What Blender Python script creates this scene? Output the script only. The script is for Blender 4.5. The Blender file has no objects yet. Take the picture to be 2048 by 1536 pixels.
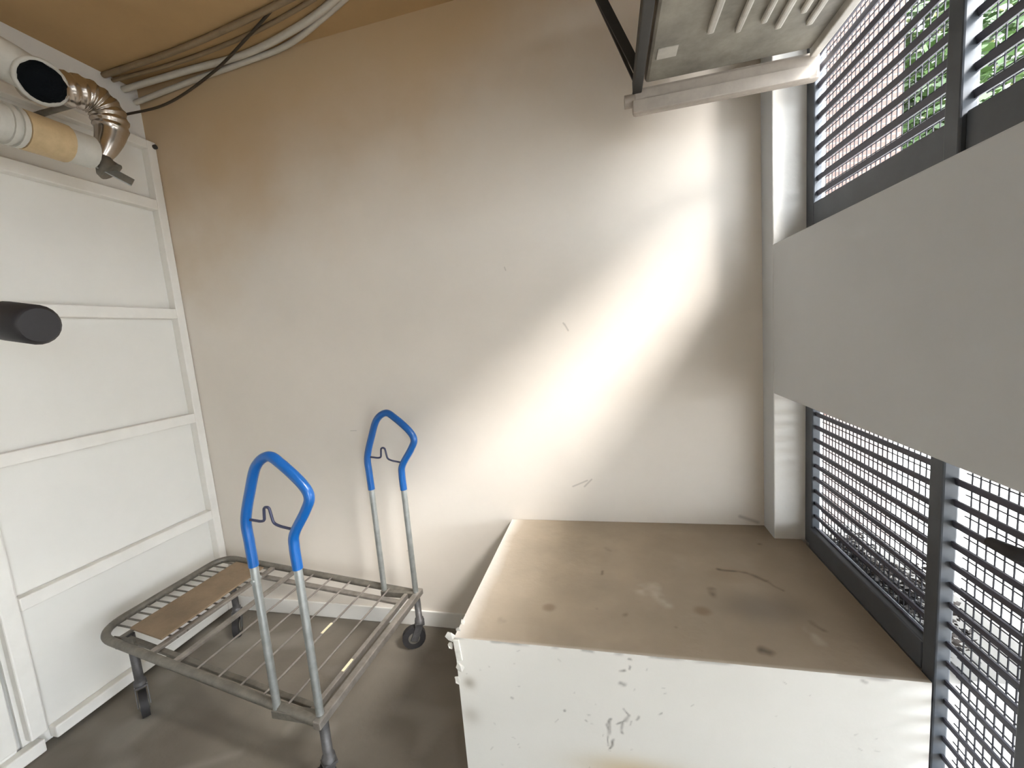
import bpy, bmesh, math, random
import numpy as np
from mathutils import Vector, Matrix

SC = bpy.context.scene
COL = SC.collection
random.seed(7)
rng = np.random.default_rng(11)

# ------------------------------------------------------------------ camera, world, sun, exposure
cam_d = bpy.data.cameras.new('camera')
cam_d.sensor_fit = 'HORIZONTAL'; cam_d.sensor_width = 36.0
cam_d.lens = 827.03 * 36.0 / 2048.0
cam_d.clip_start = 0.02; cam_d.clip_end = 300
cam = bpy.data.objects.new('camera', cam_d); COL.objects.link(cam)
CAM = Vector((0, 0, 1.55))
_rt = Vector((0.9715829, 0.22233173, -0.08121132)); _up = Vector((0.05178009, 0.13514781, 0.98947152))
_bk = -Vector((-0.23096644, 0.96555874, -0.11979494))
cam.matrix_world = Matrix(((_rt.x, _up.x, _bk.x, CAM.x), (_rt.y, _up.y, _bk.y, CAM.y), (_rt.z, _up.z, _bk.z, CAM.z), (0, 0, 0, 1)))
SC.camera = cam

world = bpy.data.worlds.new('hazy_sky'); SC.world = world; world.use_nodes = True
_bg = world.node_tree.nodes['Background']
_bg.inputs[0].default_value = (0.86, 0.93, 1.0, 1); _bg.inputs[1].default_value = 11.0

SUN_DIR = Vector((-1.0, 0.52, -1.02)).normalized()          # the way the light travels
sun_d = bpy.data.lights.new('sun', 'SUN'); sun_d.energy = 18.5; sun_d.angle = math.radians(20); sun_d.color = (1.0, 0.97, 0.93)
sun = bpy.data.objects.new('sun', sun_d); COL.objects.link(sun)
sun.rotation_euler = SUN_DIR.to_track_quat('-Z', 'Y').to_euler(); sun.location = (6, -4, 8)

vs = SC.view_settings
vs.view_transform = 'Standard'; vs.look = 'None'; vs.gamma = 1.0; vs.use_curve_mapping = False
vs.exposure = 0.84

# ------------------------------------------------------------------ room numbers (metres)
D = 1.920          # back wall
XL = -2.395        # left wall sheet
XR = 0.625         # right wall inner face
XF = 0.735         # louvre frame inner face
XO = 0.800         # right wall outer face
ZC = 3.017
Z1, Z2 = 1.806, 1.233      # sill of the upper opening, head of the lower opening
BX0, BX1, BY0, BZ = -0.515, 0.724, 1.10, 0.627
YJ = 1.803         # far jamb
UPN = 0.22         # near end of the upper opening
YB = -1.30         # wall behind the camera

# ------------------------------------------------------------------ materials
def new_mat(name):
    m = bpy.data.materials.new(name); m.use_nodes = True
    nt = m.node_tree; b = nt.nodes['Principled BSDF']
    return m, nt, b
def mat(name, col, rough=0.6, metal=0.0, var=0.0, scale=8.0, col2=None, bump=0.0, bscale=60.0, spec=0.5, coat=0.0):
    m, nt, b = new_mat(name)
    b.inputs['Roughness'].default_value = rough; b.inputs['Metallic'].default_value = metal
    b.inputs['Specular IOR Level'].default_value = spec
    if coat: b.inputs['Coat Weight'].default_value = coat
    tc = nt.nodes.new('ShaderNodeTexCoord')
    if var > 0 or col2:
        n = nt.nodes.new('ShaderNodeTexNoise'); n.inputs['Scale'].default_value = scale; n.inputs['Detail'].default_value = 6
        n.inputs['Roughness'].default_value = 0.65
        nt.links.new(tc.outputs['Object'], n.inputs['Vector'])
        r = nt.nodes.new('ShaderNodeValToRGB')
        c2 = col2 if col2 else tuple(c * (1 - var) for c in col)
        r.color_ramp.elements[0].position = 0.35; r.color_ramp.elements[1].position = 0.68
        r.color_ramp.elements[0].color = (*c2, 1); r.color_ramp.elements[1].color = (*col, 1)
        nt.links.new(n.outputs['Fac'], r.inputs['Fac']); nt.links.new(r.outputs['Color'], b.inputs['Base Color'])
    else:
        b.inputs['Base Color'].default_value = (*col, 1)
    if bump > 0:
        n2 = nt.nodes.new('ShaderNodeTexNoise'); n2.inputs['Scale'].default_value = bscale; n2.inputs['Detail'].default_value = 4
        nt.links.new(tc.outputs['Object'], n2.inputs['Vector'])
        bp = nt.nodes.new('ShaderNodeBump'); bp.inputs['Strength'].default_value = bump; bp.inputs['Distance'].default_value = 0.01
        nt.links.new(n2.outputs['Fac'], bp.inputs['Height']); nt.links.new(bp.outputs['Normal'], b.inputs['Normal'])
    return m
def stain_mat(name, base, stain_cols, rough=0.7, var=0.08, scale=5.0, bump=0.15, bscale=40, spec=0.3):
    """base colour with noise, mixed to one colour per float vertex attribute s0, s1, ..."""
    m, nt, b = new_mat(name)
    b.inputs['Roughness'].default_value = rough; b.inputs['Specular IOR Level'].default_value = spec
    tc = nt.nodes.new('ShaderNodeTexCoord')
    n = nt.nodes.new('ShaderNodeTexNoise'); n.inputs['Scale'].default_value = scale; n.inputs['Detail'].default_value = 8
    nt.links.new(tc.outputs['Object'], n.inputs['Vector'])
    r = nt.nodes.new('ShaderNodeValToRGB')
    r.color_ramp.elements[0].position = 0.3; r.color_ramp.elements[1].position = 0.7
    r.color_ramp.elements[0].color = (*[c * (1 - var) for c in base], 1); r.color_ramp.elements[1].color = (*base, 1)
    nt.links.new(n.outputs['Fac'], r.inputs['Fac'])
    cur = r.outputs['Color']
    for i, c in enumerate(stain_cols):
        a = nt.nodes.new('ShaderNodeAttribute'); a.attribute_name = 's%d' % i
        mx = nt.nodes.new('ShaderNodeMix'); mx.data_type = 'RGBA'
        nt.links.new(a.outputs['Fac'], mx.inputs[0]); nt.links.new(cur, mx.inputs[6]); mx.inputs[7].default_value = (*c, 1)
        cur = mx.outputs[2]
    nt.links.new(cur, b.inputs['Base Color'])
    n2 = nt.nodes.new('ShaderNodeTexNoise'); n2.inputs['Scale'].default_value = bscale; n2.inputs['Detail'].default_value = 5
    nt.links.new(tc.outputs['Object'], n2.inputs['Vector'])
    bp = nt.nodes.new('ShaderNodeBump'); bp.inputs['Strength'].default_value = bump; bp.inputs['Distance'].default_value = 0.01
    nt.links.new(n2.outputs['Fac'], bp.inputs['Height']); nt.links.new(bp.outputs['Normal'], b.inputs['Normal'])
    return m

M = {}
M['plaster'] = mat('white_plaster', (0.80, 0.78, 0.74), 0.75, var=0.05, scale=2.2, bump=0.10, bscale=9, spec=0.25)
M['plaster_in'] = mat('white_plaster_jamb', (0.80, 0.775, 0.73), 0.7, var=0.06, scale=5, bump=0.25, bscale=18, spec=0.25)
M['grey_paint'] = mat('light_grey_paint', (0.575, 0.59, 0.605), 0.7, var=0.05, scale=2.5, bump=0.10, bscale=10, spec=0.25)
M['wall_near'] = mat('dull_cream_paint', (0.55, 0.52, 0.47), 0.7, var=0.05, scale=2.5)
M['ceiling'] = mat('tan_ceiling', (0.52, 0.35, 0.175), 0.8, var=0.12, scale=1.6, bump=0.1, bscale=14, spec=0.2)
M['door'] = mat('white_painted_steel', (0.82, 0.795, 0.74), 0.5, var=0.04, scale=3, bump=0.04, bscale=8, spec=0.4)
M['door_rail'] = mat('white_painted_rail', (0.86, 0.83, 0.77), 0.45, var=0.05, scale=12, spec=0.4)
M['frame'] = mat('slate_grey_frame', (0.075, 0.085, 0.10), 0.45, var=0.25, scale=9, spec=0.5)
M['slat'] = mat('slate_grey_slat', (0.075, 0.075, 0.10), 0.5, var=0.2, scale=15, spec=0.5)
M['wire'] = mat('dull_wire', (0.03, 0.03, 0.035), 0.7, spec=0.2)
M['galv'] = mat('galvanised_steel', (0.50, 0.53, 0.52), 0.38, metal=0.75, var=0.25, scale=22)
M['galv_dull'] = mat('dull_dirty_steel', (0.25, 0.23, 0.195), 0.5, metal=0.55, var=0.4, scale=16)
M['galv_bar'] = mat('worn_steel_bar', (0.38, 0.345, 0.31), 0.42, metal=0.6, var=0.35, scale=20)
M['blue'] = mat('blue_grip_plastic', (0.004, 0.10, 0.36), 0.28, var=0.1, scale=10, spec=0.5, coat=0.2)
M['dark_wire'] = mat('dark_blue_wire', (0.05, 0.055, 0.10), 0.4, metal=0.3)
M['caster_dark'] = mat('grimy_caster_steel', (0.13, 0.125, 0.125), 0.5, metal=0.4, var=0.4, scale=25)
M['rubber'] = mat('black_rubber', (0.025, 0.023, 0.024), 0.7, var=0.3, scale=30)
M['board'] = mat('brown_board', (0.26, 0.185, 0.115), 0.75, var=0.25, scale=7, bump=0.2, bscale=50)
M['unit'] = mat('dusty_sheet_metal', (0.34, 0.315, 0.26), 0.5, metal=0.15, col2=(0.17, 0.155, 0.13), scale=5, bump=0.2, bscale=12)
M['unit_rail'] = mat('tan_painted_rail', (0.46, 0.40, 0.34), 0.55, var=0.25, scale=9, bump=0.1, bscale=20)
M['unit_rib'] = mat('pale_rib', (0.56, 0.53, 0.47), 0.45, metal=0.2, var=0.3, scale=10)
M['dark_bar'] = mat('dark_angle_iron', (0.035, 0.033, 0.03), 0.55, var=0.3, scale=12)
M['duct_white'] = mat('grubby_white_duct', (0.62, 0.60, 0.54), 0.5, var=0.15, scale=12)
M['wrap'] = mat('tan_tape_wrap', (0.62, 0.46, 0.26), 0.55, var=0.2, scale=18)
M['chrome'] = mat('dull_chrome', (0.60, 0.54, 0.48), 0.22, metal=1.0, var=0.2, scale=14)
M['foam'] = mat('black_foam', (0.006, 0.008, 0.010), 0.95, bump=0.6, bscale=70, spec=0.1)
M['pipe_grey'] = mat('grey_plastic_pipe', (0.20, 0.21, 0.19), 0.4, var=0.2, scale=10)
M['cap'] = mat('charcoal_cap', (0.022, 0.02, 0.022), 0.5, var=0.2, scale=20)
M['cable_dark'] = mat('dark_cable', (0.045, 0.035, 0.022), 0.5)
M['cable_pale'] = mat('pale_cable', (0.62, 0.58, 0.50), 0.5, var=0.1, scale=20)
M['cable_tan'] = mat('brown_conduit', (0.30, 0.22, 0.13), 0.55, var=0.2, scale=20)
M['glint'] = mat('cream_glint', (0.85, 0.75, 0.52), 0.5)
M['chip'] = mat('plaster_chip', (0.72, 0.70, 0.64), 0.8, var=0.2, scale=30)
M['leafdirt'] = mat('dead_leaf', (0.07, 0.055, 0.045), 0.8, col2=(0.02, 0.018, 0.018), scale=9)
M['leaf'] = mat('green_leaf', (0.05, 0.095, 0.022), 0.5, col2=(0.024, 0.055, 0.012), scale=1.5)
M['leaf2'] = mat('yellow_green_leaf', (0.12, 0.12, 0.03), 0.5, col2=(0.05, 0.08, 0.018), scale=1.5)
M['bark'] = mat('bark', (0.10, 0.075, 0.05), 0.9, var=0.4, scale=12)
M['pave'] = mat('pale_paving', (0.27, 0.26, 0.245), 0.8, var=0.2, scale=1.2)
M['gravel'] = mat('pink_gravel', (0.060, 0.045, 0.039), 0.9, var=0.45, scale=30)
M['concrete'] = mat('grey_concrete', (0.42, 0.41, 0.39), 0.85, var=0.15, scale=3)
def brick_mat():
    m, nt, b = new_mat('red_brick')
    tc = nt.nodes.new('ShaderNodeTexCoord'); mp = nt.nodes.new('ShaderNodeMapping')
    mp.inputs['Rotation'].default_value = (math.radians(90), 0, 0)
    nt.links.new(tc.outputs['Object'], mp.inputs['Vector'])
    br = nt.nodes.new('ShaderNodeTexBrick'); nt.links.new(mp.outputs['Vector'], br.inputs['Vector'])
    br.inputs['Color1'].default_value = (0.047, 0.0235, 0.017, 1); br.inputs['Color2'].default_value = (0.038, 0.020, 0.015, 1)
    br.inputs['Mortar'].default_value = (0.058, 0.042, 0.034, 1)
    br.inputs['Scale'].default_value = 1.0; br.inputs['Brick Width'].default_value = 0.225; br.inputs['Row Height'].default_value = 0.075
    br.inputs['Mortar Size'].default_value = 0.010
    nt.links.new(br.outputs['Color'], b.inputs['Base Color']); b.inputs['Roughness'].default_value = 0.85
    return m
M['brick'] = brick_mat()

# ------------------------------------------------------------------ mesh helpers
class MB:
    def __init__(s): s.v = []; s.f = []; s.sm = []
    def add(s, v, f, smooth=False):
        o = len(s.v); s.v += [tuple(p) for p in v]; s.f += [tuple(i + o for i in q) for q in f]; s.sm += [smooth] * len(f); return s
    def box(s, x0, x1, y0, y1, z0, z1):
        v = [(x, y, z) for z in (z0, z1) for y in (y0, y1) for x in (x0, x1)]
        return s.add(v, [(0, 2, 3, 1), (4, 5, 7, 6), (0, 1, 5, 4), (2, 6, 7, 3), (0, 4, 6, 2), (1, 3, 7, 5)])
    def bar(s, a, b, w, h, up=(0, 0, 1)):
        a, b = Vector(a), Vector(b); d = (b - a).normalized(); up = Vector(up)
        sd = d.cross(up).normalized(); u = sd.cross(d).normalized()
        v = [p + sd * (w / 2 * i) + u * (h / 2 * j) for p in (a, b) for i, j in ((-1, -1), (1, -1), (1, 1), (-1, 1))]
        return s.add(v, [(0, 1, 2, 3), (7, 6, 5, 4), (0, 4, 5, 1), (1, 5, 6, 2), (2, 6, 7, 3), (3, 7, 4, 0)])
    def tube(s, pts, r, n=12, cap=True, closed=False):
        pts = [Vector(p) for p in pts]; m = len(pts)
        rr = r if hasattr(r, '__len__') else [r] * m
        def tan(i):
            if closed: return (pts[(i + 1) % m] - pts[i - 1]).normalized()
            return (pts[min(i + 1, m - 1)] - pts[max(i - 1, 0)]).normalized()
        t = tan(0); ref = Vector((0, 0, 1)) if abs(t.z) < 0.9 else Vector((1, 0, 0))
        nrm = t.cross(ref).normalized(); v = []
        for i in range(m):
            t2 = tan(i); q = t.rotation_difference(t2); nrm = (q @ nrm); nrm = (nrm - t2 * nrm.dot(t2)).normalized(); t = t2
            bn = t.cross(nrm)
            v += [pts[i] + (nrm * math.cos(2 * math.pi * k / n) + bn * math.sin(2 * math.pi * k / n)) * rr[i] for k in range(n)]
        f = []
        for i in range(m if closed else m - 1):
            j = (i + 1) % m
            f += [(i * n + k, i * n + (k + 1) % n, j * n + (k + 1) % n, j * n + k) for k in range(n)]
        s.add(v, f, True)
        if cap and not closed:
            s.add(v[:n], [tuple(reversed(range(n)))]); s.add(v[-n:], [tuple(range(n))])
        return s
    def build(s, name, m, parent=None, bevel=0.0, loc=None, segs=2):
        me = bpy.data.meshes.new(name); me.from_pydata(s.v, [], s.f)
        me.polygons.foreach_set('use_smooth', s.sm)
        bm = bmesh.new(); bm.from_mesh(me)
        bmesh.ops.recalc_face_normals(bm, faces=bm.faces)
        if bevel > 0: bmesh.ops.bevel(bm, geom=[e for e in bm.edges if e.is_manifold and e.calc_face_angle(0) > 0.5], offset=bevel, segments=segs, affect='EDGES', profile=0.5)
        bm.to_mesh(me); bm.free(); me.materials.append(m); me.update()
        return link(name, me, parent, loc)
def link(name, me, parent=None, loc=None):
    o = bpy.data.objects.new(name, me); COL.objects.link(o)
    if parent is not None: o.parent = parent
    if loc is not None: o.location = loc
    return o
def tag(o, label, cat, group=None, kind=None):
    o['label'] = label; o['category'] = cat
    if group: o['group'] = group
    if kind: o['kind'] = kind
    return o
def thing(name, label, cat, loc=(0, 0, 0), group=None, kind=None):
    o = bpy.data.objects.new(name, None); COL.objects.link(o); o.location = loc; o.empty_display_size = 0.1
    return tag(o, label, cat, group, kind)
def struct(o, label, cat):
    o['kind'] = 'structure'; o['label'] = label; o['category'] = cat; return o
def fillet(pts, r, n=8):
    pts = [Vector(p) for p in pts]; out = [pts[0]]
    rr = r if hasattr(r, '__len__') else [r] * len(pts)
    for i in range(1, len(pts) - 1):
        a, b, c = pts[i - 1], pts[i], pts[i + 1]
        d1 = (a - b); d2 = (c - b); k = min(rr[i], d1.length * 0.48, d2.length * 0.48)
        p, q = b + d1.normalized() * k, b + d2.normalized() * k
        for j in range(n + 1):
            t = j / n; out.append(p * (1 - t) ** 2 + b * 2 * t * (1 - t) + q * t * t)
    out.append(pts[-1]); return out
def spline(pts, n=10):
    P = [Vector(p) for p in pts]; P = [P[0] * 2 - P[1]] + P + [P[-1] * 2 - P[-2]]; out = []
    for i in range(1, len(P) - 2):
        for j in range(n):
            t = j / n; a, b, c, d = P[i - 1], P[i], P[i + 1], P[i + 2]
            out.append(0.5 * ((2 * b) + (c - a) * t + (2 * a - 5 * b + 4 * c - d) * t * t + (3 * b - a - 3 * c + d) * t ** 3))
    out.append(P[-2]); return out
def off(pts, o): return [tuple(Vector(p) - Vector(o)) for p in pts]
def grid_face(name, origin, du, dv, nu, nv, stains, m, parent=None, dis=None):
    """A fine sheet; stains(u, v) -> list of arrays in 0..1; u, v in metres."""
    lu, lv = Vector(du).length, Vector(dv).length
    U, V = np.meshgrid(np.linspace(0, 1, nu + 1), np.linspace(0, 1, nv + 1))
    co = np.array(origin)[None, None] + U[..., None] * np.array(du)[None, None] + V[..., None] * np.array(dv)[None, None]
    nrm = np.cross(np.array(du), np.array(dv)); nrm = nrm / np.linalg.norm(nrm)
    if dis is not None: co = co + dis(U * lu, V * lv)[..., None] * nrm[None, None]
    co = co.reshape(-1, 3)
    i = np.arange(nu * nv); r, c = i // nu, i % nu; a = r * (nu + 1) + c
    fc = np.stack([a, a + 1, a + nu + 2, a + nu + 1], 1)
    me = bpy.data.meshes.new(name); me.from_pydata(co.tolist(), [], fc.tolist())
    for k, s in enumerate(stains(U * lu, V * lv)):
        at = me.attributes.new('s%d' % k, 'FLOAT', 'POINT'); at.data.foreach_set('value', np.clip(s, 0, 1).astype(np.float32).ravel())
    me.polygons.foreach_set('use_smooth', [True] * len(me.polygons))
    me.materials.append(m); me.update(); return link(name, me, parent)
def seg(u, v, a, b, w, soft=0.6):
    """a scratch: 1 on the segment a-b, fading at half width w"""
    a, b = np.array(a, float), np.array(b, float); d = b - a; L2 = max(d @ d, 1e-9)
    t = np.clip(((u - a[0]) * d[0] + (v - a[1]) * d[1]) / L2, 0, 1)
    q = np.hypot(u - a[0] - t * d[0], v - a[1] - t * d[1])
    return np.clip((w - q) / (w * soft), 0, 1)
def blob(u, v, c, ru, rv, p=2.0): return np.exp(-(((u - c[0]) / ru) ** 2 + ((v - c[1]) / rv) ** 2) ** (p / 2))
def vnoise(u, v, s, seed=0):
    g = np.random.default_rng(seed).random((64, 64)); x, y = u * s, v * s
    i, j = np.floor(x).astype(int), np.floor(y).astype(int); fx, fy = x - i, y - j
    fx, fy = fx * fx * (3 - 2 * fx), fy * fy * (3 - 2 * fy)
    G = lambda a, b: g[a % 64, b % 64]
    return (G(i, j) * (1 - fx) + G(i + 1, j) * fx) * (1 - fy) + (G(i, j + 1) * (1 - fx) + G(i + 1, j + 1) * fx) * fy

# ------------------------------------------------------------------ structure
def floor_st(u, v):                       # u along x from XL-.1, v along y from YB
    x, y = u + XL - .1, v + YB
    n = vnoise(u, v, 4, 1) * .6 + vnoise(u, v, 11, 2) * .4
    dark = np.clip((n - .5) * 1.8, 0, .6)
    pale = np.clip((vnoise(u, v, 7, 5) - .62) * 2.2, 0, .5) + .5 * seg(x, y, (-1.75, 1.0), (-1.5, 1.14), .03, 1)
    tube_shade = .75 * seg(x, y, (-1.12, .98), (-1.0, 1.12), .05, 1) + .6 * seg(x, y, (-1.07, .90), (-1.02, .98), .04, 1)  # reddish brown streaks painted in for the shade of the near trolley tubes
    return [dark, pale, tube_shade]
M['floor'] = stain_mat('grey_brown_concrete_floor', (0.21, 0.185, 0.15), [(0.14, 0.12, 0.097), (0.30, 0.275, 0.24), (0.11, 0.055, 0.035)], 0.65, 0.2, 3.0, 0.2, 30)
fl = grid_face('floor', (XL - .1, YB, 0), (XO - XL + .1, 0, 0), (0, D - YB + .1, 0), 330, 330, floor_st, M['floor'])
struct(fl, 'grey brown concrete floor with dull stains', 'floor')

def wall_mat():
    m = mat('white_plaster_back', (0.80, 0.735, 0.655), 0.72, var=0.06, scale=1.6, bump=0.12, bscale=7, spec=0.25)
    nt = m.node_tree; b = nt.nodes['Principled BSDF']; src = b.inputs['Base Color'].links[0].from_socket
    tc = nt.nodes.new('ShaderNodeTexCoord'); cur = None
    for a, c, w in [((-.19, 1.575), (-.175, 1.545), .006), ((-.195, 1.58), (-.19, 1.572), .006), ((-1.37, 1.105), (-1.335, 1.105), .0035), ((-.20, .80), (-.13, .83), .006), ((-.145, .80), (-.11, .835), .006), ((-1.12, .43), (-1.09, .432), .004), ((.53, .665), (.60, .64), .012), ((-.45, 1.86), (-.445, 1.845), .004)]:
        A = Vector((a[0], D - .001, a[1])); B = Vector((c[0], D - .001, c[1])); d = B - A
        sub = nt.nodes.new('ShaderNodeVectorMath'); sub.operation = 'SUBTRACT'; nt.links.new(tc.outputs['Object'], sub.inputs[0]); sub.inputs[1].default_value = A
        dot = nt.nodes.new('ShaderNodeVectorMath'); dot.operation = 'DOT_PRODUCT'; nt.links.new(sub.outputs[0], dot.inputs[0]); dot.inputs[1].default_value = d / d.length_squared
        cl = nt.nodes.new('ShaderNodeClamp'); nt.links.new(dot.outputs['Value'], cl.inputs[0])
        sc = nt.nodes.new('ShaderNodeVectorMath'); sc.operation = 'SCALE'; sc.inputs[0].default_value = d; nt.links.new(cl.outputs[0], sc.inputs['Scale'])
        ds = nt.nodes.new('ShaderNodeVectorMath'); ds.operation = 'DISTANCE'; nt.links.new(sub.outputs[0], ds.inputs[0]); nt.links.new(sc.outputs[0], ds.inputs[1])
        mr = nt.nodes.new('ShaderNodeMapRange'); nt.links.new(ds.outputs['Value'], mr.inputs[0]); mr.inputs[1].default_value = w; mr.inputs[2].default_value = 0; mr.inputs[3].default_value = 0; mr.inputs[4].default_value = .6
        if cur is None: cur = mr.outputs[0]
        else:
            mx = nt.nodes.new('ShaderNodeMath'); mx.operation = 'MAXIMUM'; nt.links.new(cur, mx.inputs[0]); nt.links.new(mr.outputs[0], mx.inputs[1]); cur = mx.outputs[0]
    # tan tint, stronger towards the ceiling and the left, ragged edge
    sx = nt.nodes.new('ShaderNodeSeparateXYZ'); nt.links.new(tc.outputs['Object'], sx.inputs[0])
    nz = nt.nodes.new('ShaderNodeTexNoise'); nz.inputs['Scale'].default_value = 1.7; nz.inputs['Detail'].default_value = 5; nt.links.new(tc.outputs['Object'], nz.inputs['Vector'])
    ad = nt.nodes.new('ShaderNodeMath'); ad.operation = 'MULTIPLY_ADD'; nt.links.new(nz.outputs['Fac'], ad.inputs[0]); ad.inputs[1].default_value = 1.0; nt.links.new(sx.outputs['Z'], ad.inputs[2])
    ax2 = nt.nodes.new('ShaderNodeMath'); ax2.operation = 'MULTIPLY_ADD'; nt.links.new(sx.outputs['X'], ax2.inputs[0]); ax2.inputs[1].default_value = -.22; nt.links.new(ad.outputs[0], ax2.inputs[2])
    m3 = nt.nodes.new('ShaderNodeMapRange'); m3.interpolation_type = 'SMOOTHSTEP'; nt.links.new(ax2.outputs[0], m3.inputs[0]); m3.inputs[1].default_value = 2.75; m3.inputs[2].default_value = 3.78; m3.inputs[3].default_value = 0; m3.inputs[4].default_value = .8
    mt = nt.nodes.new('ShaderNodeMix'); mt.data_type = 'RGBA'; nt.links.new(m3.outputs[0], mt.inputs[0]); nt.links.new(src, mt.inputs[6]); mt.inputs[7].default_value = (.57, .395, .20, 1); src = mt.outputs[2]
    mix = nt.nodes.new('ShaderNodeMix'); mix.data_type = 'RGBA'; nt.links.new(cur, mix.inputs[0]); nt.links.new(src, mix.inputs[6]); mix.inputs[7].default_value = (.32, .28, .24, 1)
    nt.links.new(mix.outputs[2], b.inputs['Base Color']); return m
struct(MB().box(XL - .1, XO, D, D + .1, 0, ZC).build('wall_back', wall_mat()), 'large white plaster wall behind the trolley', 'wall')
struct(MB().box(XL - .1, XO, YB - .1, D + .1, ZC, ZC + .1).build('ceiling', M['ceiling']), 'tan ceiling above the cables', 'ceiling')
struct(MB().box(XL - .1, XL - .005, YB, D, 0, ZC).build('wall_left', M['plaster']), 'cream wall around the white steel door', 'wall')
wr = MB()
wr.box(XR, XO, YJ, D, 0, ZC)                         # far pillar
wr.box(XR, XO, .22, YJ, Z2, Z1)                      # band between the two openings
wr.box(XR, XO, YB, YJ, 2.90, ZC)
wr.box(XF + .005, XO, BY0, YJ, 0, BZ)
wr.box(XR, XO, YB, -1.10, 0, 2.90); wr.box(XR, XO, -1.10, -.30, 2.10, 2.90); wr.box(XR, XO, -.30, UPN, 0, 2.90)   # unseen open doorway beside the camera, added to let in more light
wro = struct(wr.build('wall_right', M['plaster_in'], bevel=.004), 'grey wall with white jambs and two long louvred openings', 'wall')
wro.data.materials.append(M['grey_paint'])
for p in wro.data.polygons:
    if p.normal.x < -.9: p.material_index = 1
wf = MB()                                            # wall behind the camera
wf.box(XL - .1, XO, YB - .1, YB, 0, ZC)
struct(wf.build('wall_front', M['wall_near']), 'plain cream wall opposite the white back wall', 'wall')
struct(MB().box(XL + .035, BX0 - .002, D - .012, D - .0005, .0005, .088).build('baseboard_back', M['plaster'], bevel=.003), 'low white skirting along the foot of the back wall', 'baseboard')

# unseen ledge and canopy added to block the sun; ground
struct(MB().box(XO, 2.30, -.30, 3.0, 1.30, 1.38).build('sun_block_ledge', M['concrete']), 'unseen concrete ledge added outside to keep sun off the lower louvred opening', 'ledge')
struct(MB().box(XO, 2.00, -2.6, .40, 2.15, 2.25).build('sun_block_canopy', M['concrete']), 'unseen concrete canopy added outside to keep sun out of the added doorway', 'canopy')
struct(MB().add([(-40, -40, -.06), (60, -40, -.06), (60, 60, -.06), (-40, 60, -.06)], [(0, 1, 2, 3)]).build('ground', M['pave']), 'pale sunlit paving outside the louvres', 'ground')

struct(MB().add([(XO, 1.96, -.052), (1.14, 1.96, -.052), (3.95, 7.04, -.052), (XO, 7.04, -.052)], [(0, 1, 2, 3)]).build('trim_4', M['gravel']), 'pinkish gravel strip outside along the brick building', 'gravel')

# ------------------------------------------------------------------ white steel door (left wall)
door = struct(thing('door_1', 'x', 'door', (XL, 1.45, 0)), 'tall white steel door with horizontal rails on the left', 'door')
dl = (XL, 1.45, 0)
XFR = -2.337
MB().box(0.0, .012, .975 - 1.45, D - .002 - 1.45, .02, 2.735).build('panel_sheet', M['door'], door)
MB().box(.012, XFR - XL, 1.872 - 1.45, D - .003 - 1.45, .02, 2.735).build('stile', M['door_rail'], door, .004)
MB().box(.012, XFR - XL - .006, .985 - 1.45, 1.04 - 1.45, .075, 2.735).build('stile', M['door_rail'], door, .006)
MB().box(.012, XFR - XL, 1.04 - 1.45, 1.872 - 1.45, 2.690, 2.735).build('rail', M['door_rail'], door, .004)
for zt in (2.427, 1.841, 1.246, 0.661):
    MB().box(.012, XFR - XL, 1.04 - 1.45, 1.872 - 1.45, zt - .055, zt).build('rail', M['door_rail'], door, .004)
MB().box(.012, XFR - XL, 1.055 - 1.45, 1.872 - 1.45, .02, .072).build('bottom_rail', M['door_rail'], door, .006)
MB().box(.012, XFR - XL, .86 - 1.45, 1.02 - 1.45, .003, .058).build('threshold_block', M['door_rail'], door, .006)
MB().tube([(XFR - XL - .006, D - .012 - 1.45, 2.71), (XFR - XL + .010, D - .012 - 1.45, 2.71)], .012, 10).build('hinge_pin', M['dark_bar'], door)
# neighbouring leaf, only its edge is in view
leaf2 = struct(thing('door_2', 'x', 'door', (XL, .4, 0)), 'edge of the next white steel door at the far left', 'door')
MB().box(0, .020, -.9, .555, .02, 2.735).build('panel_sheet', M['door'], leaf2)
MB().box(.020, .034, .50, .555, .075, 2.735).build('stile', M['door_rail'], leaf2, .004)

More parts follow.
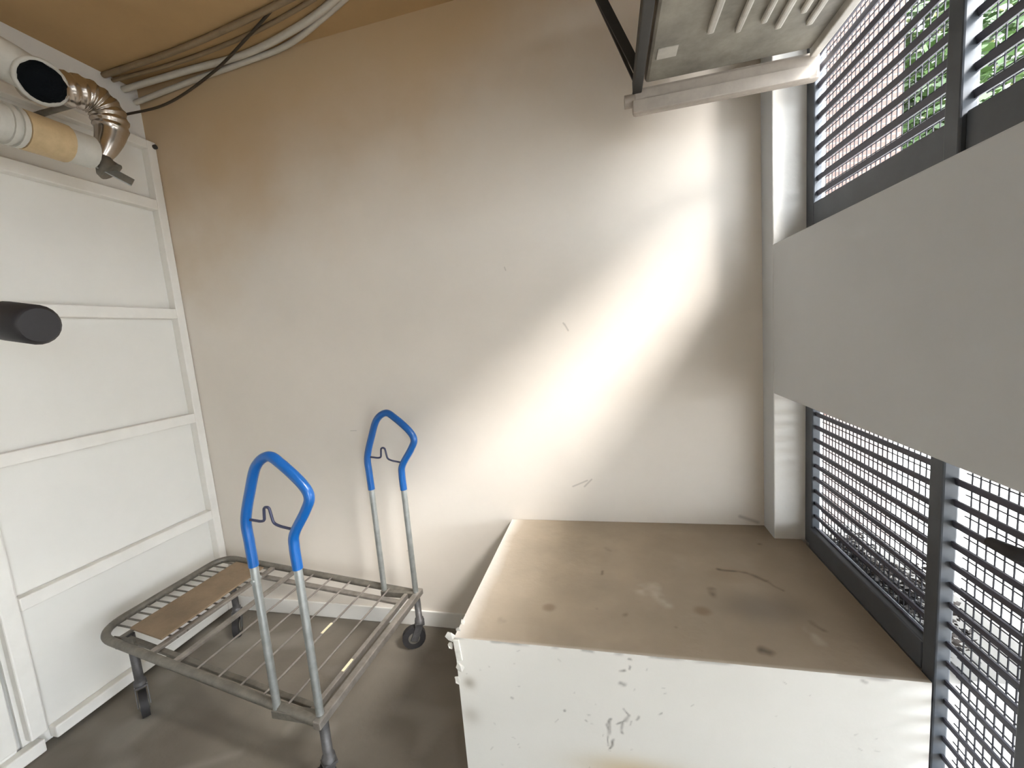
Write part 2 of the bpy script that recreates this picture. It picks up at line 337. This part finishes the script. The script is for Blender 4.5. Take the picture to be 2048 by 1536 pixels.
# ------------------------------------------------------------------ plinth box
plinth = thing('plinth', 'low white boxed plinth with a dusty brown top in the right corner', 'plinth', (BX0, BY0, 0))
MB().box(.012, BX1 - BX0 - .001, .012, D - BY0 - .002, .002, BZ - .012).build('core', M['plaster'], plinth)
def front_st(u, v):                       # u from left edge, v up from floor
    x = u + BX0; m = np.zeros_like(u); g = np.zeros_like(u)
    def P(px, py):                        # photo pixel -> u, z on the front face
        f = 827.03; rt, up, fw = np.array(_rt), np.array(_up), -np.array(_bk)
        d = rt * (px - 1024) / f + up * (768 - py) / f + fw; t = BY0 / d[1]; return (d[0] * t - BX0, 1.55 + d[2] * t)
    for a, b, w in [((1220, 1440), (1217, 1475), 3), ((1214, 1452), (1219, 1462), 3.5), ((1222, 1440), (1221, 1470), 2.5), ((1217, 1475), (1216, 1492), 2), ((1228, 1481), (1220, 1497), 2.5),
                    ((1245, 1418), (1259, 1431), 2), ((1259, 1431), (1252, 1442), 3), ((1252, 1442), (1234, 1451), 2), ((1247, 1446), (1244, 1466), 3), ((1272, 1439), (1277, 1434), 2.5), ((1262, 1442), (1258, 1450), 1.5),
                    ((1240, 1345), (1248, 1343), 3), ((1242, 1369), (1247, 1371), 5), ((1259, 1321), (1263, 1320), 2.5), ((1258, 1340), (1260, 1335), 2.5), ((1021, 1396), (1024, 1398), 2.5), ((1128, 1422), (1129, 1424), 2.5), ((1178, 1430), (1180, 1430), 2), ((1171, 1443), (1173, 1445), 2), ((1728, 1363), (1733, 1366), 4), ((1318, 1429), (1324, 1427), 1.5)]:
        m = np.maximum(m, seg(u + .008 * (vnoise(u, v, 50, 61) - .5), v + .008 * (vnoise(u, v, 50, 62) - .5), P(*a), P(*b), w * .0021, 1) * .8 * (.35 + .9 * vnoise(u, v, 90, 63)))
    for _ in range(60):
        c = (rng.uniform(0, 1.25), rng.uniform(0, .6)); m = np.maximum(m, .35 * seg(u, v, c, (c[0] + rng.normal(0, .006), c[1] + rng.normal(0, .006)), .0025, 1))
    c = P(1270, 1545); g = np.maximum(g, .75 * blob(u, v, c, .16, .045))
    edge = np.clip((v - (BZ - .008 - .006 * vnoise(u, v, 30, 4))) / .006, 0, 1) * np.clip((vnoise(u, v * 0, 22, 9) - .62) * 5, 0, 1) * .5
    worn = np.clip((vnoise(u, v, 3, 6) - .58) * 1.2, 0, .25) * (u > .6)
    low = blob(u, v, (.035, BZ - .155), .02, .02) * .7 + blob(u, v, (.03, BZ - .27), .03, .03) * .4
    return [np.maximum(m, edge), g, worn, low]
M['pl_front'] = stain_mat('white_plinth_front', (0.74, 0.715, 0.66), [(.16, .14, .125), (.50, .38, .20), (.86, .83, .77), (.30, .26, .20)], .65, .05, 4, .1, 25)
grid_face('front_face', (0, 0, .002), (BX1 - BX0 - .001, 0, 0), (0, 0, BZ - .002), 380, 190, front_st, M['pl_front'], plinth, lambda u, v: .012 - .012 + .002 * (vnoise(u, v, 40, 2) - .5) * np.clip((v - BZ + .03) / .03, 0, 1))
def top_st(u, v):
    def P(px, py):
        f = 827.03; rt, up, fw = np.array(_rt), np.array(_up), -np.array(_bk)
        d = rt * (px - 1024) / f + up * (768 - py) / f + fw; t = (BZ - 1.55) / d[2]; return (d[0] * t - BX0, d[1] * t - BY0)
    n1 = vnoise(u, v, 5, 21) * .55 + vnoise(u, v, 13, 22) * .3 + vnoise(u, v, 40, 23) * .15
    white = np.clip(1 - u / (.035 + .05 * n1), 0, 1) * .85 + np.clip(1 - u / .26, 0, 1) * .18
    front = np.clip(1 - v / .012, 0, 1) * .6
    dark = np.zeros_like(u)
    for a, b, w, k in [((1438, 1138), (1490, 1143), 5, .8), ((1490, 1143), (1530, 1160), 5, .8), ((1530, 1160), (1565, 1180), 4, .6), ((1525, 1300), (1540, 1305), 9, .9), ((1424, 1180), (1424, 1190), 8, .5),
                       ((1625, 1245), (1650, 1262), 6, .5), ((1207, 1143), (1206, 1149), 4, .5), ((1247, 1228), (1250, 1228), 5, .45), ((1215, 1097), (1218, 1100), 7, .3), ((1350, 1255), (1352, 1256), 3, .5), ((1518, 1088), (1522, 1088), 4, .5), ((1000, 1240), (1004, 1245), 7, .3), ((1190, 1220), (1192, 1221), 3, .4)]:
        dark = np.maximum(dark, k * seg(u + .012 * (vnoise(u, v, 35, 51) - .5), v + .02 * (vnoise(u, v, 28, 52) - .5), P(*a), P(*b), w * .0022, 1) * (.45 + .8 * vnoise(u, v, 60, 53)))
    tan = np.zeros_like(u)
    for p, ru, rv, k in [((1098, 1215), .022, .02, .6), ((1405, 1222), .026, .022, .7), ((1470, 1150), .09, .05, .25)]: tan = np.maximum(tan, k * blob(u, v, P(*p), ru, rv, 4))
    c = P(1530, 1215); dust = .55 * blob(u, v, c, .13, .07, 3)
    pale = np.zeros_like(u)
    for a, b, w, k in [((1285, 1180), (1305, 1174), 17, .45), ((1305, 1182), (1335, 1210), 12, .35), ((1620, 1260), (1640, 1285), 10, .2)]:
        pale = np.maximum(pale, k * seg(u, v, P(*a), P(*b), w * .0022, 1) * np.clip(2.4 * vnoise(u, v, 45, 31) - .3, 0, 1.3))
    mott = np.clip((n1 - .45) * 1.6, 0, .55)
    grey = np.clip(u / 1.25 - .25, 0, 1) * .7  # darker to the right: shade from the wall band and frame painted in
    return [mott, grey, np.maximum(tan, 0), dust, np.maximum(white, front), pale, dark]
M['pl_top'] = stain_mat('dusty_shaded_plinth_top', (0.49, 0.40, 0.295), [(.38, .315, .235), (.21, .18, .15), (.24, .17, .11), (.18, .155, .13), (.76, .71, .64), (.66, .62, .54), (.07, .055, .045)], .8, .15, 6, .25, 35)
grid_face('top_face', (0, 0, BZ), (BX1 - BX0 - .001, 0, 0), (0, D - BY0 - .002, 0), 300, 200, top_st, M['pl_top'], plinth)
M['pl_side'] = M['plaster']
MB().add([(0, 0, .002), (0, D - BY0 - .002, .002), (0, D - BY0 - .002, BZ), (0, 0, BZ)], [(0, 3, 2, 1)]).build('side_face', M['plaster'], plinth)
def chip(c, sz, seed):
    r = random.Random(seed); v = []; n = 6
    for k in range(n):
        a = 2 * math.pi * k / n; q = sz * r.uniform(.6, 1.2); v.append((c[0] + q * math.cos(a) * .8, c[1] + r.uniform(-.3, .3) * sz, c[2] + q * math.sin(a)))
    v2 = [(p[0], p[1] + .004, p[2]) for p in v]
    f = [tuple(range(n)), tuple(reversed(range(n, 2 * n)))] + [(i, (i + 1) % n, n + (i + 1) % n, n + i) for i in range(n)]
    return MB().add(v + v2, f)
for i, (c, s) in enumerate([((-.014, -.001, BZ + .002), .018), ((-.016, .000, BZ - .030), .012), ((.010, -.003, BZ - .10), .016), ((-.004, -.004, BZ - .145), .014), ((.004, .03, BZ + .002), .012), ((.006, .06, BZ + .004), .009)]):
    chip(c, s, i).build('plaster_chip', M['chip'], plinth)
MB().bar((.006, -.003, BZ - .005), (.012, -.003, BZ - .075), .020, .006, (0, 1, 0)).build('torn_edge_strip', M['chip'], plinth, .002)

# ------------------------------------------------------------------ louvred openings
PANELS = [(1.14, 1.745), (.897, 1.097), (.30, .85), (-.32, .25), (-.93, -.37)]
POSTS = [(1.097, 1.14), (.85, .897), (.25, .30), (-.37, -.32)]
slat_cache = {}
def slat_mesh(L):
    k = round(L, 3)
    if k not in slat_cache:
        mb = MB(); pr = [(-.004, .0082), (.001, .0082), (.004, -.0055), (.004, -.0082), (-.001, -.0082), (-.004, .0055)]
        v = [(x, y, z) for y in (-L / 2, L / 2) for x, z in pr]; n = len(pr)
        mb.add(v, [tuple(range(n)), tuple(reversed(range(n, 2 * n)))] + [(i, (i + 1) % n, n + (i + 1) % n, n + i) for i in range(n)])
        o = mb.build('slat', M['slat']); slat_cache[k] = o.data; bpy.data.objects.remove(o)
    return slat_cache[k]
def louvre(name, label, zlo_of, zhi, zoff, np_, yend, pitch=.0505):
    w = struct(thing(name, 'x', 'window', (XF, 1.0, zlo_of(0))), label, 'window'); o = Vector(w.location)
    for i, (y0, y1) in enumerate(PANELS[:np_]):
        zl = zlo_of(i)
        MB().box(-.0105 if (i == 0 and name == 'window_2') else 0, .026, y0 - o.y, y1 - o.y, zl - o.z, zl + (.118 if name == 'window_1' else .078 if i == 0 else .04) - o.z).build('sill_bar', M['frame'], w, .004)
        MB().box(0, .026, y0 - o.y, y1 - o.y, zhi - .03 - o.z, zhi - o.z).build('head_bar', M['frame'], w, .004)
        me = slat_mesh(y1 - y0); z = zl + zoff + .03
        while z < zhi - .03:
            link('slat', me, w, (.014, (y0 + y1) / 2 - o.y, z - o.z)); z += pitch
        mb = MB(); r = .0011
        y = y0 + .01
        while y < y1: mb.box(.030, .030 + 2 * r, y - r - o.y, y + r - o.y, zl - o.z, zhi - o.z); y += .0215
        z = zl + .02
        while z < zhi: mb.box(.030 + 2 * r, .030 + 4 * r, y0 - o.y, y1 - o.y, z - r - o.z, z + r - o.z); z += .0252
        m = mb.build('wire_mesh', M['wire'], w); m['kind'] = 'stuff'
    for i, (y0, y1) in enumerate(POSTS[:np_ - 1]):
        MB().box(-.0105, .022, y0 - o.y, y1 - o.y, zlo_of(i + 1) - o.z, zhi - o.z).build('mullion', M['frame'], w, .004)
    MB().box(0, .029, 1.745 - o.y, YJ - .001 - o.y, zlo_of(0) - o.z, zhi - o.z).build('jamb_bar', M['frame'], w, .004)
    MB().box(0, .029, yend - o.y, PANELS[np_ - 1][0] - o.y, zlo_of(4) - o.z, zhi - o.z).build('jamb_bar', M['frame'], w, .004)
    return w
louvre('window_1', 'upper slate grey louvred opening with wire mesh, bright trees behind', lambda i: Z1 + .001, 2.899, .118, 3, UPN + .001)
w2 = louvre('window_2', 'lower slate grey louvred opening beside the plinth, bright paving behind', lambda i: BZ + .001 if i == 0 else .003, Z2 - .001, .045, 3, .221)
# lever on the second mullion of the lower opening
o2 = Vector(w2.location)
lv = MB().tube(off(fillet([(XF - .011, .872, 1.085), (XF - .042, .872, 1.085), (XF - .046, .925, 1.083)], .02), o2), [.013] * 10 + [.010], 10).build('lever_handle', M['rubber'], w2)
MB().box(XF - .017 - o2.x, XF - .0105 - o2.x, 0.855 - o2.y, .890 - o2.y, 1.0 - o2.z, 1.13 - o2.z).build('lock_plate', M['rubber'], w2, .003)
# dead leaves caught at the foot of the lower louvre
mb = MB()
for _ in range(1500):
    t = random.random(); y = 1.74 - .58 * t
    hmax = .04 + .16 * t ** 1.6 + (.06 if random.random() < .12 else 0)
    z = BZ + .02 + hmax * random.random() ** 1.3; x = .775 + random.uniform(0, .10) * (1 - (z - BZ) / .30)
    s = random.uniform(.006, .014); q = Matrix.Rotation(random.uniform(0, 6.3), 3, 'Z') @ Matrix.Rotation(random.uniform(0, 6.3), 3, 'X')
    v = [Vector((x, y, z)) + q @ Vector(p) for p in ((-s, 0, 0), (0, -s * .5, s * .2), (s, 0, 0), (0, s * .5, s * .2))]
    mb.add(v, [(0, 1, 2, 3)])
lp = mb.build('dead_leaves', M['leafdirt']); tag(lp, 'drift of dead leaves caught outside the foot of the lower louvre', 'leaves', kind='stuff')
struct(MB().box(XO, 1.0, 1.10, 1.92, -.06, BZ + .015).build('trim_2', M['concrete']), 'low concrete kerb outside below the lower louvre', 'kerb')

# ------------------------------------------------------------------ platform trolley
TC = Vector((-1.6, 1.45, 0))
tr = thing('platform_trolley', 'grey steel wire-deck platform trolley with two blue handles', 'trolley', TC)
def W(*p): return tuple(Vector(p) - TC)
def dz(x): return .295 + max(0, (-1.0 - x)) / 1.235 * .105          # deck slopes up to the left
def ynear(x): return 1.06 + (-1.03 - x) / 1.20 * .125
def yfar(x): return 1.765 + (-1.0 - x) / 1.235 * .05
path = [(-1.00, yfar(-1.0), .295), (-2.235, yfar(-2.235), .402), (-2.238, ynear(-2.238), .402), (-1.03, 1.06, .295)]
MB().tube(off(fillet(path, [0, .10, .12, 0], 10), TC), .0165, 12).build('frame_tube', M['galv_dull'], tr)
MB().bar(W(-1.020, 1.040, .297), W(-.992, 1.785, .297), .030, .030).build('end_bar', M['galv_bar'], tr, .004)
MB().bar(W(-1.072, 1.075, .297), W(-1.046, 1.76, .297), .020, .026).build('end_bar', M['galv_bar'], tr, .003)
MB().bar(W(-1.05, 1.70, .283), W(-2.10, 1.735, .372), .028, .014).build('side_bar', M['galv_bar'], tr, .003)
MB().bar(W(-1.05, 1.115, .281), W(-2.10, 1.22, .372), .022, .014).build('side_bar', M['galv_dull'], tr, .003)
for x in (-1.15, -1.265, -1.38, -1.495, -1.61):
    MB().tube([W(x - .02, ynear(x) + .01, dz(x) + .006), W(x, yfar(x) - .01, dz(x) + .006)], .0042, 8).build('deck_rod', M['galv_bar'], tr)
for x, w in ((-1.735, .026), (-1.875, .030)):
    MB().bar(W(x - .02, ynear(x) + .012, dz(x)), W(x, yfar(x) - .012, dz(x)), w, .014).build('cross_bar', M['galv_bar'], tr, .002)
y = 1.255
while y < 1.79:
    MB().tube([W(-2.232, y, .400), W(-2.11, y + .002, .389), W(-1.875, y + .004, .369)], .0042, 8).build('end_rod', M['galv_dull'], tr); y += .043
MB().bar(W(-2.118, 1.20, .386), W(-2.112, 1.79, .386), .016, .010).build('cross_bar', M['galv_dull'], tr, .002)
# a handle: steel posts, blue grip sleeve, hook wire
LOOP = [(-.0875, .845), (-.0890, .93), (-.0870, 1.012), (-.050, 1.115), (-.012, 1.195), (.040, 1.226), (.085, 1.200), (.150, 1.137), (.171, 1.092), (.150, 1.046), (.096, .968), (.0870, .92), (.0875, .845)]
def handle(bx, by, zb):
    root = MB().tube([(-.0875, 0, zb), (-.0875, 0, .86)], .0135, 12).tube([(.0875, 0, zb), (.0875, 0, .86)], .0135, 12).build('handle_post', M['galv'], tr, loc=W(bx, by, 0))
    sp = spline([(x, 0, z) for x, z in LOOP], 8)
    MB().tube(sp, .0165, 14).build('grip', M['blue'], root)
    hk = fillet([(-.083, 0, 1.012), (-.030, 0, 1.005), (-.014, 0, 1.008), (-.008, 0, 1.055), (.012, 0, 1.055), (.020, 0, 1.000), (.045, 0, .990), (.108, 0, .978)], .012, 6)
    MB().tube(hk, .0045, 8).build('hook_wire', M['dark_wire'], root)
    MB().bar((-.10, 0, zb + .012), (.10, 0, zb + .012), .034, .030).build('foot_bar', M['galv_dull'], root, .003)
handle(-1.115, 1.072, .285); handle(-1.088, 1.752, .285)
MB().tube([W(-1.2025, 1.055, .795), W(-1.2025, 1.09, .795)], .007, 8).build('bolt', M['galv'], tr)
def caster(x, y, ztop, ang, front=True):
    c = thing('tmp', 'x', 'x', W(x, y, 0)); del c['label'], c['category']; c.name = 'caster'; c.parent = tr; c.rotation_euler.z = ang
    r = .058
    MB().tube([(-.035, -.014, r), (-.035, .014, r)], r, 20).build('wheel', M['rubber'], c)
    MB().tube([(-.035, -.017, r), (-.035, .017, r)], r * .5, 16).build('hub', M['galv_dull'], c)
    fk = MB()
    for s in (-1, 1): fk.bar((0, s * .021, .128), (-.037, s * .021, r - .012), .036, .004, (0, 1, 0))
    fk.box(-.024, .024, -.023, .023, .122, .130)
    fk.build('fork', M['caster_dark'], c, .001)
    MB().tube([(0, 0, .128), (0, 0, .150), (0, 0, .150), (0, 0, ztop - .012)], [.022, .022, .0165, .0165], 14).build('stem', M['caster_dark'], c)
    return c
caster(-1.022, 1.075, .297, .9); caster(-1.012, 1.775, .297, .5); caster(-2.12, 1.24, .385, 2.6); caster(-2.12, 1.74, .385, 2.2)
MB().box(-.06, .06, -.004, .004, -.03, .03).build('corner_gusset', M['galv_dull'], tr, .002, loc=W(-2.10, 1.205, .358))
def _px(px, py, z):
    d = _rt * ((px - 1024) / 827.03) + _up * ((768 - py) / 827.03) - _bk; t = (z - CAM.z) / d.z; return tuple(CAM + d * t)
T1 = ((-1.272, 1.47, .330), (-1.2745, 1.405, .330)); T2 = ((-1.0625, 1.31, .3115), (-1.065, 1.25, .3115))  # cream strips standing in for sun glints on the deck rods
for a, b in (T1, T2):
    MB().bar(W(*a), W(*b), .010, .003).build('glint_strip', M['glint'], tr)
# board lying on the trolley
bd = MB(); _a = math.atan2(.105, 1.235)
bd.add([(-2.105, 1.235, .402), (-1.905, 1.215, .385), (-1.905, 1.755, .385), (-2.095, 1.765, .402), (-2.105, 1.235, .411), (-1.905, 1.215, .394), (-1.905, 1.755, .394), (-2.095, 1.765, .411)],
       [(3, 2, 1, 0), (4, 5, 6, 7), (0, 1, 5, 4), (1, 2, 6, 5), (2, 3, 7, 6), (3, 0, 4, 7)])
tag(bd.build('wooden_board', M['board'], bevel=.002), 'narrow brown board lying across the far left end of the trolley deck', 'board')

# ------------------------------------------------------------------ hanging ventilation unit, top right
UX0, UX1, UY0, UY1, UZ = .146, .722, .70, 1.69, 2.40
un = thing('ventilation_unit', 'dusty sheet metal ventilation unit hung at the upper louvre', 'ventilation unit', (.43, 1.2, UZ))
def U(*p): return (p[0] - .43, p[1] - 1.2, p[2] - UZ)
MB().box(UX0 + .03 - .43, UX1 - .43, UY0 - 1.2, UY1 - 1.2, .0, .40).build('casing', M['unit'], un, .012)
for x, w, y1 in ((.344, .022, 1.466), (.425, .018, 1.49), (.490, .018, 1.475), (.541, .020, 1.517), (.590, .018, 1.47), (.630, .020, 1.532)):
    MB().bar(U(x, UY0 + .06, UZ - .006), U(x, y1, UZ - .006), w, .016).build('rib', M['unit_rib'], un, .006)
MB().bar(U(UX1 - .012, UY0, UZ - .01), U(UX1 - .012, UY1, UZ - .01), .026, .03).build('edge_strip', M['unit_rib'], un, .004)
MB().bar(U(.150, UY0, UZ + .0), U(.150, UY1 + .012, UZ + .0), .032, .045).build('angle_bar', M['dark_bar'], un, .004)
MB().box(*[a for a in (.132 - .43, .735 - .43, UY1 + .005 - 1.2, UY1 + .045 - 1.2, -.088, -.002)]).build('rail', M['unit_rail'], un, .012)
MB().box(.132 - .43, .70 - .43, UY1 - .004 - 1.2, UY1 + .006 - 1.2, -.088, -.046).build('rail_lip', M['unit_rail'], un, .003)
MB().tube([U(.105, UY1 + .026, UZ - .035), U(.140, UY1 + .026, UZ - .035)], .022, 12).build('rail_stub', M['unit_rail'], un)
MB().bar(U(.148, UY1 + .01, UZ + .01), U(-.09, UY1 + .01, 3.01), .010, .010).build('brace', M['dark_bar'], un)
MB().bar(U(.150, UY1 - .06, UZ + .02), U(.02, UY1 - .16, UZ + .24), .030, .008, (0, 1, 0)).build('brace', M['dark_bar'], un)
MB().bar(U(.02, UY1 - .16, UZ + .24), U(.146, UY1 - .20, UZ + .20), .024, .008, (0, 1, 0)).build('brace', M['dark_bar'], un)
MB().bar(U(.02, UY1 - .16, UZ + .24), U(-.02, UY1 - .16, 3.01), .024, .008, (0, 1, 0)).build('brace', M['dark_bar'], un)
for x, y in ((.18, .75), (.68, .75), (.18, 1.60), (.68, 1.60)):
    MB().tube([U(x, y, UZ + .38), U(x, y, ZC)], .006, 8).build('hanger_rod', M['dark_bar'], un)
MB().box(.200 - .43, .262 - .43, 1.50 - 1.2, 1.555 - 1.2, -.003, .002).build('patch_plate', M['unit_rib'], un, .002)

# ------------------------------------------------------------------ pipes and ducts, top left
pp = thing('wrapped_pipe', 'pale pipe with tan tape wrap high above the white door', 'pipe', (-2.05, 1.0, 2.44))
def ycyl(y0, y1, r, n=20): return MB().tube([(0, y0 - 1.0, 0), (0, y1 - 1.0, 0)], r, n)
ycyl(.30, 1.40, .064).build('pipe', M['duct_white'], pp)
ycyl(1.185, 1.315, .071).build('tape_wrap', M['wrap'], pp, .006)
for y in (1.10, 1.14, 1.165): ycyl(y, y + .014, .072).build('collar', M['duct_white'], pp, .003)
MB().tube([(-.33, -.45, 0), (0, -.45, 0)], .02, 10).build('wall_bracket', M['galv_dull'], pp)
ch = thing('bent_metal_duct', 'dull chrome bent pipe with a flared foot above the door corner', 'pipe', (-2.05, 1.435, 2.6))
cpts = spline([(-.02, -.20, .035), (-.01, -.10, .060), (0, -.01, .075), (.01, .045, .040), (.01, .055, -.03), (.005, .030, -.11), (0, .005, -.165)], 10)
crr = []
for i in range(len(cpts)):
    t = i / (len(cpts) - 1); base = .062 if t < .62 else .062 - (t - .62) / .38 * .034
    crr.append(base + (.004 * math.sin(i * 1.6) if t < .7 else 0))
MB().tube(cpts, crr, 18).build('bend', M['chrome'], ch)
MB().tube([(0, .005, -.165), (.004, .008, -.185), (.012, .016, -.215), (.016, .02, -.222)], [.028, .032, .048, .048], 16).build('flared_foot', M['galv_dull'], ch)
MB().bar((0.0, -.02, -.20), (.05, .075, -.255), .06, .005, (1, 0, .6)).build('foot_plate', M['galv'], ch, .001)
MB().tube([(-.32, .0, .06), (0, 0, .06)], .012, 8).build('wall_bracket', M['galv_dull'], ch)
bk = thing('open_duct', 'white duct with a black foam mouth under the ceiling', 'duct', (-2.09, 1.255, 2.655))
ax = Vector((.55, -.1, -.25)).normalized()
MB().tube(spline([(0, -.85, .06), (0, -.40, .06), (-.01, -.10, .05), (.01, .0, .02), (.035, .015, .0)], 8), .068, 22).build('duct', M['duct_white'], bk)
ring = []
c0 = Vector((.02, .02, .0)); u0 = ax.cross(Vector((0, 0, 1))).normalized(); v0 = ax.cross(u0)
for k in range(28):
    a = 2 * math.pi * k / 28; ring.append(c0 + ax * .045 + (u0 * math.cos(a) + v0 * math.sin(a)) * .070)
MB().tube(ring, .010, 8, closed=True).build('mouth_ring', M['duct_white'], bk)
fm = MB(); nn, mm = 24, 12; fv = []
for i in range(mm + 1):
    th = math.pi / 2 * i / mm
    for k in range(nn):
        a = 2 * math.pi * k / nn; r = .067 * math.cos(th) * (1 + .06 * random.uniform(-1, 1))
        fv.append(c0 + ax * (.045 + .055 * math.sin(th) + random.uniform(-.003, .003)) + (u0 * math.cos(a) + v0 * math.sin(a)) * r)
fm.add(fv, [(i * nn + k, i * nn + (k + 1) % nn, (i + 1) * nn + (k + 1) % nn, (i + 1) * nn + k) for i in range(mm) for k in range(nn)], True)
fm.build('foam_plug', M['foam'], bk)
MB().tube([(-.28, -.45, .06), (0, -.45, .06)], .018, 8).build('wall_bracket', M['galv_dull'], bk)

# capped grey pipe stub from the left
gp = thing('capped_pipe', 'grey pipe stub with a black end cap at the left edge', 'pipe', (XL, .75, 1.85))
e0 = Vector((-1.467, .80, 1.676)) - Vector((XL, .75, 1.85)); e1 = e0.normalized()
MB().tube([(.0, 0, 0), tuple(e0 - e1 * .09)], .050, 22).build('pipe', M['pipe_grey'], gp)
MB().tube([tuple(e0 - e1 * .10), tuple(e0), tuple(e0 + e1 * .008)], [.053, .053, .044], 22).build('end_cap', M['cap'], gp)
MB().tube([(.0, 0, 0), (.012, 0, -.002)], .075, 22).build('wall_flange', M['pipe_grey'], gp)

# ------------------------------------------------------------------ cables under the ceiling
def cable(name, label, pts, r, m, cat='cable'):
    tag(MB().tube(spline(pts, 10), r, 8).build(name, M[m]), label, cat)
cable('ceiling_conduit', 'brown conduit along the ceiling furthest from the back wall', [(XL - .0, 1.76, 3.003), (-1.9, 1.745, 3.003), (-1.45, 1.70, 3.003), (-1.0, 1.64, 3.003), (-.3, 1.55, 3.003)], .013, 'cable_tan', 'conduit')
cable('black_cable', 'thin black cable drooping across the ceiling corner', [(XL, 1.80, 2.83), (-2.15, 1.86, 2.87), (-1.85, 1.865, 2.955), (-1.55, 1.775, 2.985), (-1.25, 1.665, 3.008), (-.9, 1.50, 3.010)], .006, 'cable_dark')
cable('pale_cable', 'thick pale cable in the ceiling corner beside the black cable', [(XL, 1.845, 2.98), (-2.0, 1.86, 2.995), (-1.65, 1.868, 3.000), (-1.35, 1.82, 3.000), (-1.08, 1.745, 3.000), (-.75, 1.60, 3.000)], .015, 'cable_pale')
cable('pale_cable', 'pale cable running tight along the top of the back wall', [(XL, 1.895, 2.94), (-2.0, 1.902, 2.975), (-1.7, 1.900, 2.990), (-1.42, 1.885, 3.000), (-1.15, 1.80, 3.003), (-.85, 1.68, 3.003)], .013, 'cable_pale')
cable('brown_cable', 'brown cable between the conduit and the pale cables', [(XL, 1.80, 3.00), (-1.95, 1.81, 3.004), (-1.5, 1.775, 3.006), (-1.1, 1.70, 3.006), (-.7, 1.58, 3.006)], .009, 'cable_tan')

# ------------------------------------------------------------------ outside
bb = thing('brick_building', 'red brick building seen through the left of the upper louvre', 'building', (2.4, 7.05, 0))
MB().box(-2.6, 1.62, 0, 6, -.06, 9).build('brick_wall', M['brick'], bb)
MB().box(-2.65, 1.68, -.05, 6, 9, 9.2).build('parapet', M['concrete'], bb)
def tree(label, x, y, h, cr, cz, lm, n, seed):
    r = random.Random(seed); t = thing('garden_tree', label, 'tree', (x, y, -.06), 'trees beyond the louvres')
    MB().tube(spline([(0, 0, 0), (.08, .05, h * .25), (-.05, .1, h * .5), (0, 0, h * .8)], 5), [.16 - .12 * i / 15 for i in range(16)], 8).build('trunk', M['bark'], t)
    mb = MB()
    for _ in range(n):
        d = Vector((r.gauss(0, 1), r.gauss(0, 1), r.gauss(0, 1))).normalized() * (r.random() ** .45)
        p = Vector((d.x * cr, d.y * cr, cz + d.z * (h - cz))); s = r.uniform(.07, .14)
        q = Matrix.Rotation(r.uniform(0, 6.3), 3, 'Z') @ Matrix.Rotation(r.uniform(0, 6.3), 3, 'X')
        mb.add([p + q @ Vector(c) for c in ((-s, 0, 0), (0, -s * .5, 0), (s, 0, 0), (0, s * .5, 0))], [(0, 1, 2, 3)])
    mb.build('foliage', M[lm], t)['kind'] = 'stuff'
tree('green tree beside the corner of the brick building', 5.6, 8.9, 7.0, 1.3, 4.4, 'leaf', 4200, 1)
tree('yellow green tree behind the upper louvre mullion', 8.0, 13.6, 11.0, 2.0, 7.0, 'leaf2', 4200, 2)
tree('dark green tree at the right of the upper louvre', 10.2, 10.3, 9.5, 2.0, 5.9, 'leaf', 4500, 3)
